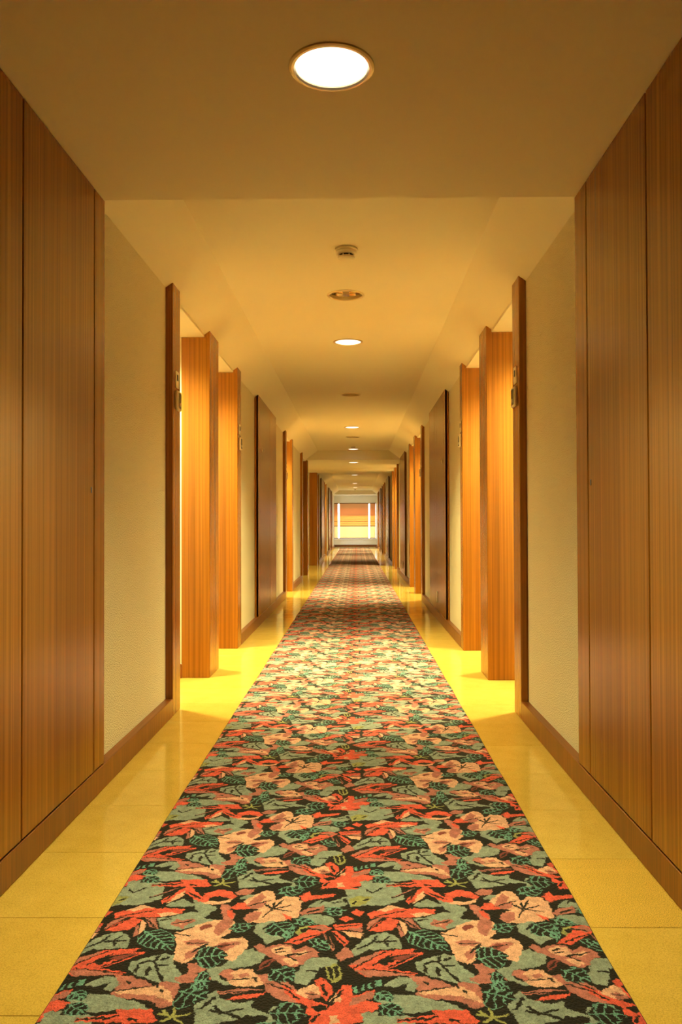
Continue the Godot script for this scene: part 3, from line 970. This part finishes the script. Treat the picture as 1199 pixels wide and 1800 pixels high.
	var plaster := {
		-1.0: [[3.237, 4.46], [7.02, 8.298], [10.142, 11.5], [12.84, 15.05], [21.75, 23.198], [25.202, 25.75], [27.0, 29.398], [31.002, 31.75], [32.95, 36.2]],
		1.0: [[3.237, 4.40], [6.84, 8.018], [9.782, 10.98], [13.65, 14.848], [16.497, 17.74], [20.28, 22.498], [24.402, 26.05], [28.5, 29.998], [31.802, 33.25], [34.5, 36.2]]}
	for s in [-1.0, 1.0]:
		for run in plaster[s]:
			sideblock(walls[s], "plaster", s, STUCCO, 1.12, 0.0, 2.44, run[0], run[1], M.stucco, 0.0)

	# ---- baseboards: run under plaster and closets, stop at the alcoves
	for s in [-1.0, 1.0]:
		var b := structure("baseboard_left" if s < 0 else "baseboard_right", "reddish brown wooden baseboard")
		var runs: Array = [[BACK, 4.44], [7.07, 11.48], [12.86, 15.0], [21.8, 25.7], [27.05, 31.7], [32.95, 36.2]] if s < 0 else [[BACK, 4.36], [6.87, 10.94], [13.69, 17.7], [20.3, 26.0], [28.55, 33.2], [34.55, 36.2]]
		for r in runs:
			sideblock(b, "board", s, HALF, STUCCO + 0.02, 0.0, 0.1, r[0], r[1], M.skirting, 0.003)

	# ---- posts, pillars and the alcoves between them
	var posts := {
		-1.0: [[4.44, 4.625], [5.562, 5.916], [6.86, 7.07], [11.48, 11.68], [12.66, 12.86], [15.0, 15.2], [16.6, 16.86], [20.6, 20.85], [21.6, 21.8], [25.7, 25.9], [26.85, 27.05], [31.7, 31.9], [32.8, 33.0]],
		1.0: [[4.36, 4.545], [5.46, 5.775], [6.725, 6.87], [10.94, 11.14], [12.2, 12.5], [13.49, 13.69], [17.7, 17.9], [18.84, 19.16], [20.1, 20.3], [26.0, 26.2], [27.14, 27.4], [28.35, 28.55], [33.2, 33.4], [34.35, 34.55]]}
	var n := 1
	for s in [-1.0, 1.0]:
		for p in posts[s]:
			post(s, p[0], p[1], "trim_%d" % n, n % 3)
			n += 1
	# side, from, to, lamp energy, label
	var side_word := {-1.0: "left-hand", 1.0: "right-hand"}
	for a in [
		[-1.0, 4.625, 5.562, 22.0, "downlight hidden in the first door alcove of the left-hand wall"],
		[-1.0, 5.916, 6.86, 22.0, "downlight hidden in the second door alcove of the left-hand wall"],
		[-1.0, 11.68, 12.66, 22.0, "downlight hidden in the single left-hand alcove past the second closet"],
		[-1.0, 15.2, 16.6, 0.0, ""],
		[-1.0, 20.85, 21.6, 0.0, ""],
		[-1.0, 25.9, 26.85, 14.0, "downlight hidden in the left-hand alcove past the far closet"],
		[-1.0, 31.9, 32.8, 0.0, ""],
		[1.0, 4.545, 5.46, 22.0, "downlight hidden in the first door alcove of the right-hand wall"],
		[1.0, 5.775, 6.725, 22.0, "downlight hidden in the second door alcove of the right-hand wall"],
		[1.0, 11.14, 12.2, 22.0, "downlight hidden in the third door alcove of the right-hand wall"],
		[1.0, 12.5, 13.49, 22.0, "downlight hidden in the fourth door alcove of the right-hand wall"],
		[1.0, 17.9, 18.84, 22.0, "downlight hidden in the fifth door alcove of the right-hand wall"],
		[1.0, 19.16, 20.1, 22.0, "downlight hidden in the sixth door alcove of the right-hand wall"],
		[1.0, 26.2, 27.14, 8.0, "downlight hidden in the seventh door alcove of the right-hand wall"],
		[1.0, 27.4, 28.35, 0.0, ""],
		[1.0, 33.4, 34.35, 12.0, "downlight hidden in the right-hand alcove closest to the window"]]:
		alcove(walls[a[0]], roof, a[0], a[1], a[2], a[3], a[4])
		for row in 4:
			var d: float = a[1] - 0.05 + (a[2] - a[1] + 0.1) * (row % 2) * 0.5
			var x := 1.1575 + 0.42 * (row / 2)
			sideblock(ground, "tile", a[0], x, x + 0.418, -0.02, 0.0, d, d + (a[2] - a[1] + 0.1) * 0.5 - 0.0018, M["tile%d" % row], 0.0012)
	# the side lobby on the left
	sideblock(ground, "tile", -1.0, 1.1575, OUTER, -0.02, 0.0, 16.86, 20.6, M.tile1, 0.0012)
	sideblock(walls[-1.0], "lobby_side", -1.0, 1.155, OUTER, 0.0, 2.42, 16.76, 16.85, M.stucco, 0.0)
	sideblock(walls[-1.0], "lobby_side", -1.0, 1.155, OUTER, 0.0, 2.42, 20.61, 20.7, M.stucco, 0.0)
	sideblock(roof, "lobby_ceiling", -1.0, 1.09, OUTER, SOFFIT, 2.46, 16.7, 20.8, M.paint, 0.0)

	# ---- closets
	closet(-1.0, BACK + 0.02, 3.235, SOFFIT - 0.003, [-1.54, -0.88, -0.215, 0.445, 1.11, 1.775, 2.44, 3.108], [[3.075, 1.205]], "tall brown closet wall filling the near left edge of the corridor")
	closet(1.0, BACK + 0.02, 3.235, SOFFIT - 0.003, [-1.54, -0.88, -0.215, 0.445, 1.11, 1.775, 2.44, 3.075], [[3.04, 1.225]], "tall brown closet wall filling the near right edge of the corridor")
	closet(-1.0, 8.30, 10.14, 2.436, [8.44, 9.40, 9.98], [[8.5, 1.2]], "glossy brown closet on the left-hand wall between the double alcove and the single alcove")
	closet(1.0, 8.02, 9.78, 2.436, [8.17, 8.92, 9.12, 9.66], [[8.24, 1.2]], "glossy brown closet on the right-hand wall with an outlet near its foot")
	closet(1.0, 14.85, 16.495, 2.436, [14.98, 15.7, 16.4], [], "glossy closet on the right-hand wall just before the lowered ceiling, mirroring the window")
	closet(1.0, 22.5, 24.4, 2.436, [22.62, 23.45, 24.3], [], "far closet on the right-hand wall, first one past the lowered ceiling")
	closet(-1.0, 23.2, 25.2, 2.436, [23.32, 24.2, 25.1], [], "far closet on the left-hand wall, first one past the side lobby")
	closet(-1.0, 29.4, 31.0, 2.436, [29.52, 30.2, 30.9], [], "farthest closet on the left-hand wall, towards the window")
	closet(1.0, 30.0, 31.8, 2.436, [30.12, 30.9, 31.7], [], "farthest closet on the right-hand wall, towards the window")

	# ---- downlights and detectors
	downlight(2.30, SOFFIT, true, "large glowing downlight in the lowered ceiling at the top of the picture", 10.0)
	downlight(5.27, RAISED, false, "unlit downlight with mirror reflector just past the nearest smoke detector")
	downlight(6.63, RAISED, true, "lit downlight right after the first unlit one in the raised ceiling", 19.0)
	downlight(9.33, RAISED, false, "unlit downlight alone in the darkest stretch of the raised ceiling")
	downlight(12.5, RAISED, true, "lit downlight beyond the dark stretch of the raised ceiling", 11.0)
	downlight(13.9, RAISED, false, "small unlit downlight just behind the third glowing one")
	downlight(16.15, RAISED, true, "lit downlight right in front of the lowered beam face", 9.0)
	downlight(17.2, SOFFIT, true, "lit downlight in the lowered ceiling beside the side lobby", 9.0)
	downlight(24.7, RAISED, true, "lit downlight, first in the far raised ceiling", 16.0)
	downlight(29.8, RAISED, true, "lit downlight, second in the far raised ceiling", 22.0)
	downlight(33.0, RAISED, true, "lit downlight closest to the far window", 26.0)
	smoke_detector(0.015, 4.38, RAISED, "round cream smoke detector nearest the camera in the raised ceiling")
	smoke_detector(0.0, 15.4, RAISED, "small smoke detector between the last lamps before the lowered beam")
	smoke_detector(0.0, 34.4, RAISED, "tiny smoke detector by the far end of the corridor")

	# ---- fittings on the posts and closets
	post_fittings(-1.0, 4.532, "the nearest left-hand door post")
	post_fittings(1.0, 4.452, "the nearest right-hand door post")
	post_fittings(-1.0, 6.965, "the left-hand post ending the double alcove")
	post_fittings(1.0, 6.80, "the right-hand post ending the double alcove")
	post_fittings(-1.0, 11.58, "the left-hand post before the single alcove")
	post_fittings(1.0, 11.04, "the right-hand post past the glossy closet")
	small_plate(-1.0, 8.62, 1.87, 0.09, 0.03, "name_plate", "small metal plate high on the glossy left-hand closet", "plate", M.steel)
	small_plate(1.0, 8.32, 1.72, 0.05, 0.04, "name_plate", "small metal plate high on the glossy right-hand closet", "plate", M.steel)
	small_plate(1.0, 8.85, 0.26, 0.075, 0.12, "power_outlet", "power outlet low on the right-hand closet past the alcoves", "outlet", M.cream)
	small_plate(1.0, 15.6, 0.26, 0.075, 0.12, "power_outlet", "power outlet low on the closet before the lowered ceiling", "outlet", M.cream)

	# ---- the runner
	carpet_runner()

	# ---- window end
	window_end()

func carpet_runner() -> void:
	var o := thing("carpet_runner", "long floral carpet runner in coral, peach, green and black along the floor", "carpet", Vector3.ZERO)
	var d0 := BACK + 0.3
	var d1 := 35.75
	var n := 260
	var wave := FastNoiseLite.new()
	wave.seed = 3
	wave.frequency = 0.6
	var st := SurfaceTool.new()
	st.begin(Mesh.PRIMITIVE_TRIANGLES)
	var edge := SurfaceTool.new()
	edge.begin(Mesh.PRIMITIVE_TRIANGLES)
	var prof := [[-1.0, 0.0], [-1.0, 0.006], [-0.994, 0.010], [-0.97, 0.0115], [0.97, 0.0115], [0.994, 0.010], [1.0, 0.006], [1.0, 0.0]]
	var rows := []
	for i in n + 1:
		# rows lie closer together near the camera
		var d := d0 + (d1 - d0) * pow(float(i) / n, 1.4)
		var mid := 0.029 - 0.0016 * (d - 1.7)
		var l := mid - 0.651 + wave.get_noise_2d(d * 2.0, 0.0) * 0.006
		var r := mid + 0.651 + wave.get_noise_2d(d * 2.0, 50.0) * 0.006
		var row := []
		for p in prof:
			row.append(Vector3(lerpf(l, r, (p[0] + 1.0) * 0.5), p[1], -d))
		rows.append(row)
	for i in n:
		for j in prof.size() - 1:
			var a: Vector3 = rows[i][j]
			var b: Vector3 = rows[i][j + 1]
			var c: Vector3 = rows[i + 1][j + 1]
			var e: Vector3 = rows[i + 1][j]
			var side := j < 2 or j > 4
			var to: SurfaceTool = edge if side else st
			var out := Vector3(-1 if j < 3 else 1, 0.3, 0) if side else Vector3.UP
			var nn := (c - a).cross(b - a).normalized()
			if nn.dot(out) < 0:
				nn = -nn
			var order := [a, b, c, a, c, e]
			if (c - a).cross(b - a).dot(out) < 0:
				order = [a, c, b, a, e, c]
			for p in order:
				to.set_normal(nn)
				to.set_uv(Vector2(p.x / 0.688, (-p.z - 1.7) / 0.635))
				to.add_vertex(p)
	st.generate_tangents()
	put(o, "pile", st.commit(), M.carpet)
	put(o, "binding", edge.commit(), M.binding)

func window_end() -> void:
	var w := structure("wall_end", "beige wall with a wide window at the end of the corridor")
	var x := 1.6
	block(w, "lintel", -OUTER, OUTER, 2.06, 2.82, END, END + 0.2, M.paint, 0.0)
	block(w, "parapet", -OUTER, OUTER, 0.0, 0.36, END, END + 0.2, M.paint, 0.0)
	block(w, "skirting", -OUTER, OUTER, 0.0, 0.09, END - 0.02, END, M.skirting, 0.002)
	for s in [-1.0, 1.0]:
		sideblock(w, "pier", s, 1.0, OUTER, 0.36, 2.06, END, END + 0.2, M.paint, 0.0)
		sideblock(w, "bay_side", s, 1.02, 1.12, 2.2, 2.44, 36.1, END, M.paint, 0.0)
		sideblock(w, "bay_corner", s, 1.02, 1.12, 0.0, 2.2, 37.3, END, M.paint, 0.0)
	var n := 1
	var win := structure("window_%d" % n, "end window behind bamboo blinds")
	for k in [[-1.0, -0.96], [-0.52, -0.49], [0.49, 0.52], [0.96, 1.0]]:
		block(win, "frame", k[0], k[1], 0.36, 2.06, END + 0.08, END + 0.13, M.white, 0.003)
	block(win, "frame", -1.0, 1.0, 0.36, 0.41, END + 0.08, END + 0.13, M.white, 0.003)
	block(win, "frame", -1.0, 1.0, 2.01, 2.06, END + 0.08, END + 0.13, M.white, 0.003)
	block(win, "pane", -0.96, 0.96, 0.41, 2.01, END + 0.1, END + 0.106, M.glass, 0.0)
	block(win, "sill", -1.0, 1.0, 0.345, 0.375, END - 0.03, END + 0.08, M.white, 0.004)
	for s in [-1.0, 1.0]:
		n += 1
		var sw := structure("window_%d" % n, "narrow side window beside the end window")
		sideblock(sw, "frame", s, 1.03, 1.08, 0.0, 0.05, 36.2, 37.3, M.white, 0.003)
		sideblock(sw, "frame", s, 1.03, 1.08, 2.15, 2.2, 36.2, 37.3, M.white, 0.003)
		sideblock(sw, "frame", s, 1.03, 1.08, 0.05, 2.15, 36.2, 36.25, M.white, 0.003)
		sideblock(sw, "frame", s, 1.03, 1.08, 0.05, 2.15, 37.25, 37.3, M.white, 0.003)
		sideblock(sw, "pane", s, 1.05, 1.056, 0.05, 2.15, 36.25, 37.25, M.glass, 0.0)
	# three bamboo blinds with gaps of daylight between them
	for k in [[-1.0, -0.825, "narrow bamboo blind at the left edge of the far window"], [-0.75, 0.61, "wide orange bamboo blind in the middle of the far window"], [0.685, 0.945, "narrow bamboo blind at the right edge of the far window"]]:
		var b := thing("bamboo_blind", k[2], "blind", Vector3((k[0] + k[1]) / 2, 0.42, -END), "bamboo blinds of the far window")
		block(b, "headrail", k[0], k[1], 2.02, 2.06, END - 0.03, END + 0.02, M.batten, 0.003)
		block(b, "folded_shade", k[0], k[1], 0.98, 2.03, END - 0.012, END - 0.006, M.bamboo, 0.001)
		block(b, "valance", k[0], k[1], 1.80, 2.03, END - 0.034, END - 0.028, M.bamboo, 0.001)
		block(b, "second_fold", k[0], k[1], 1.45, 2.03, END - 0.024, END - 0.018, M.bamboo, 0.001)
		block(b, "lower_shade", k[0], k[1], 0.40, 0.99, END - 0.003, END, M.bamboo_thin, 0.001)
		block(b, "bottom_batten", k[0], k[1], 0.955, 0.985, END - 0.022, END - 0.004, M.batten, 0.003)
		block(b, "bottom_batten", k[0], k[1], 0.385, 0.41, END - 0.01, END + 0.006, M.batten, 0.003)
		for i in 9:
			var y := 1.08 + i * 0.105
			block(b, "slat", k[0], k[1], y, y + 0.014, END - 0.016, END - 0.0125, M.batten if i % 3 == 1 else M.bamboo, 0.002)
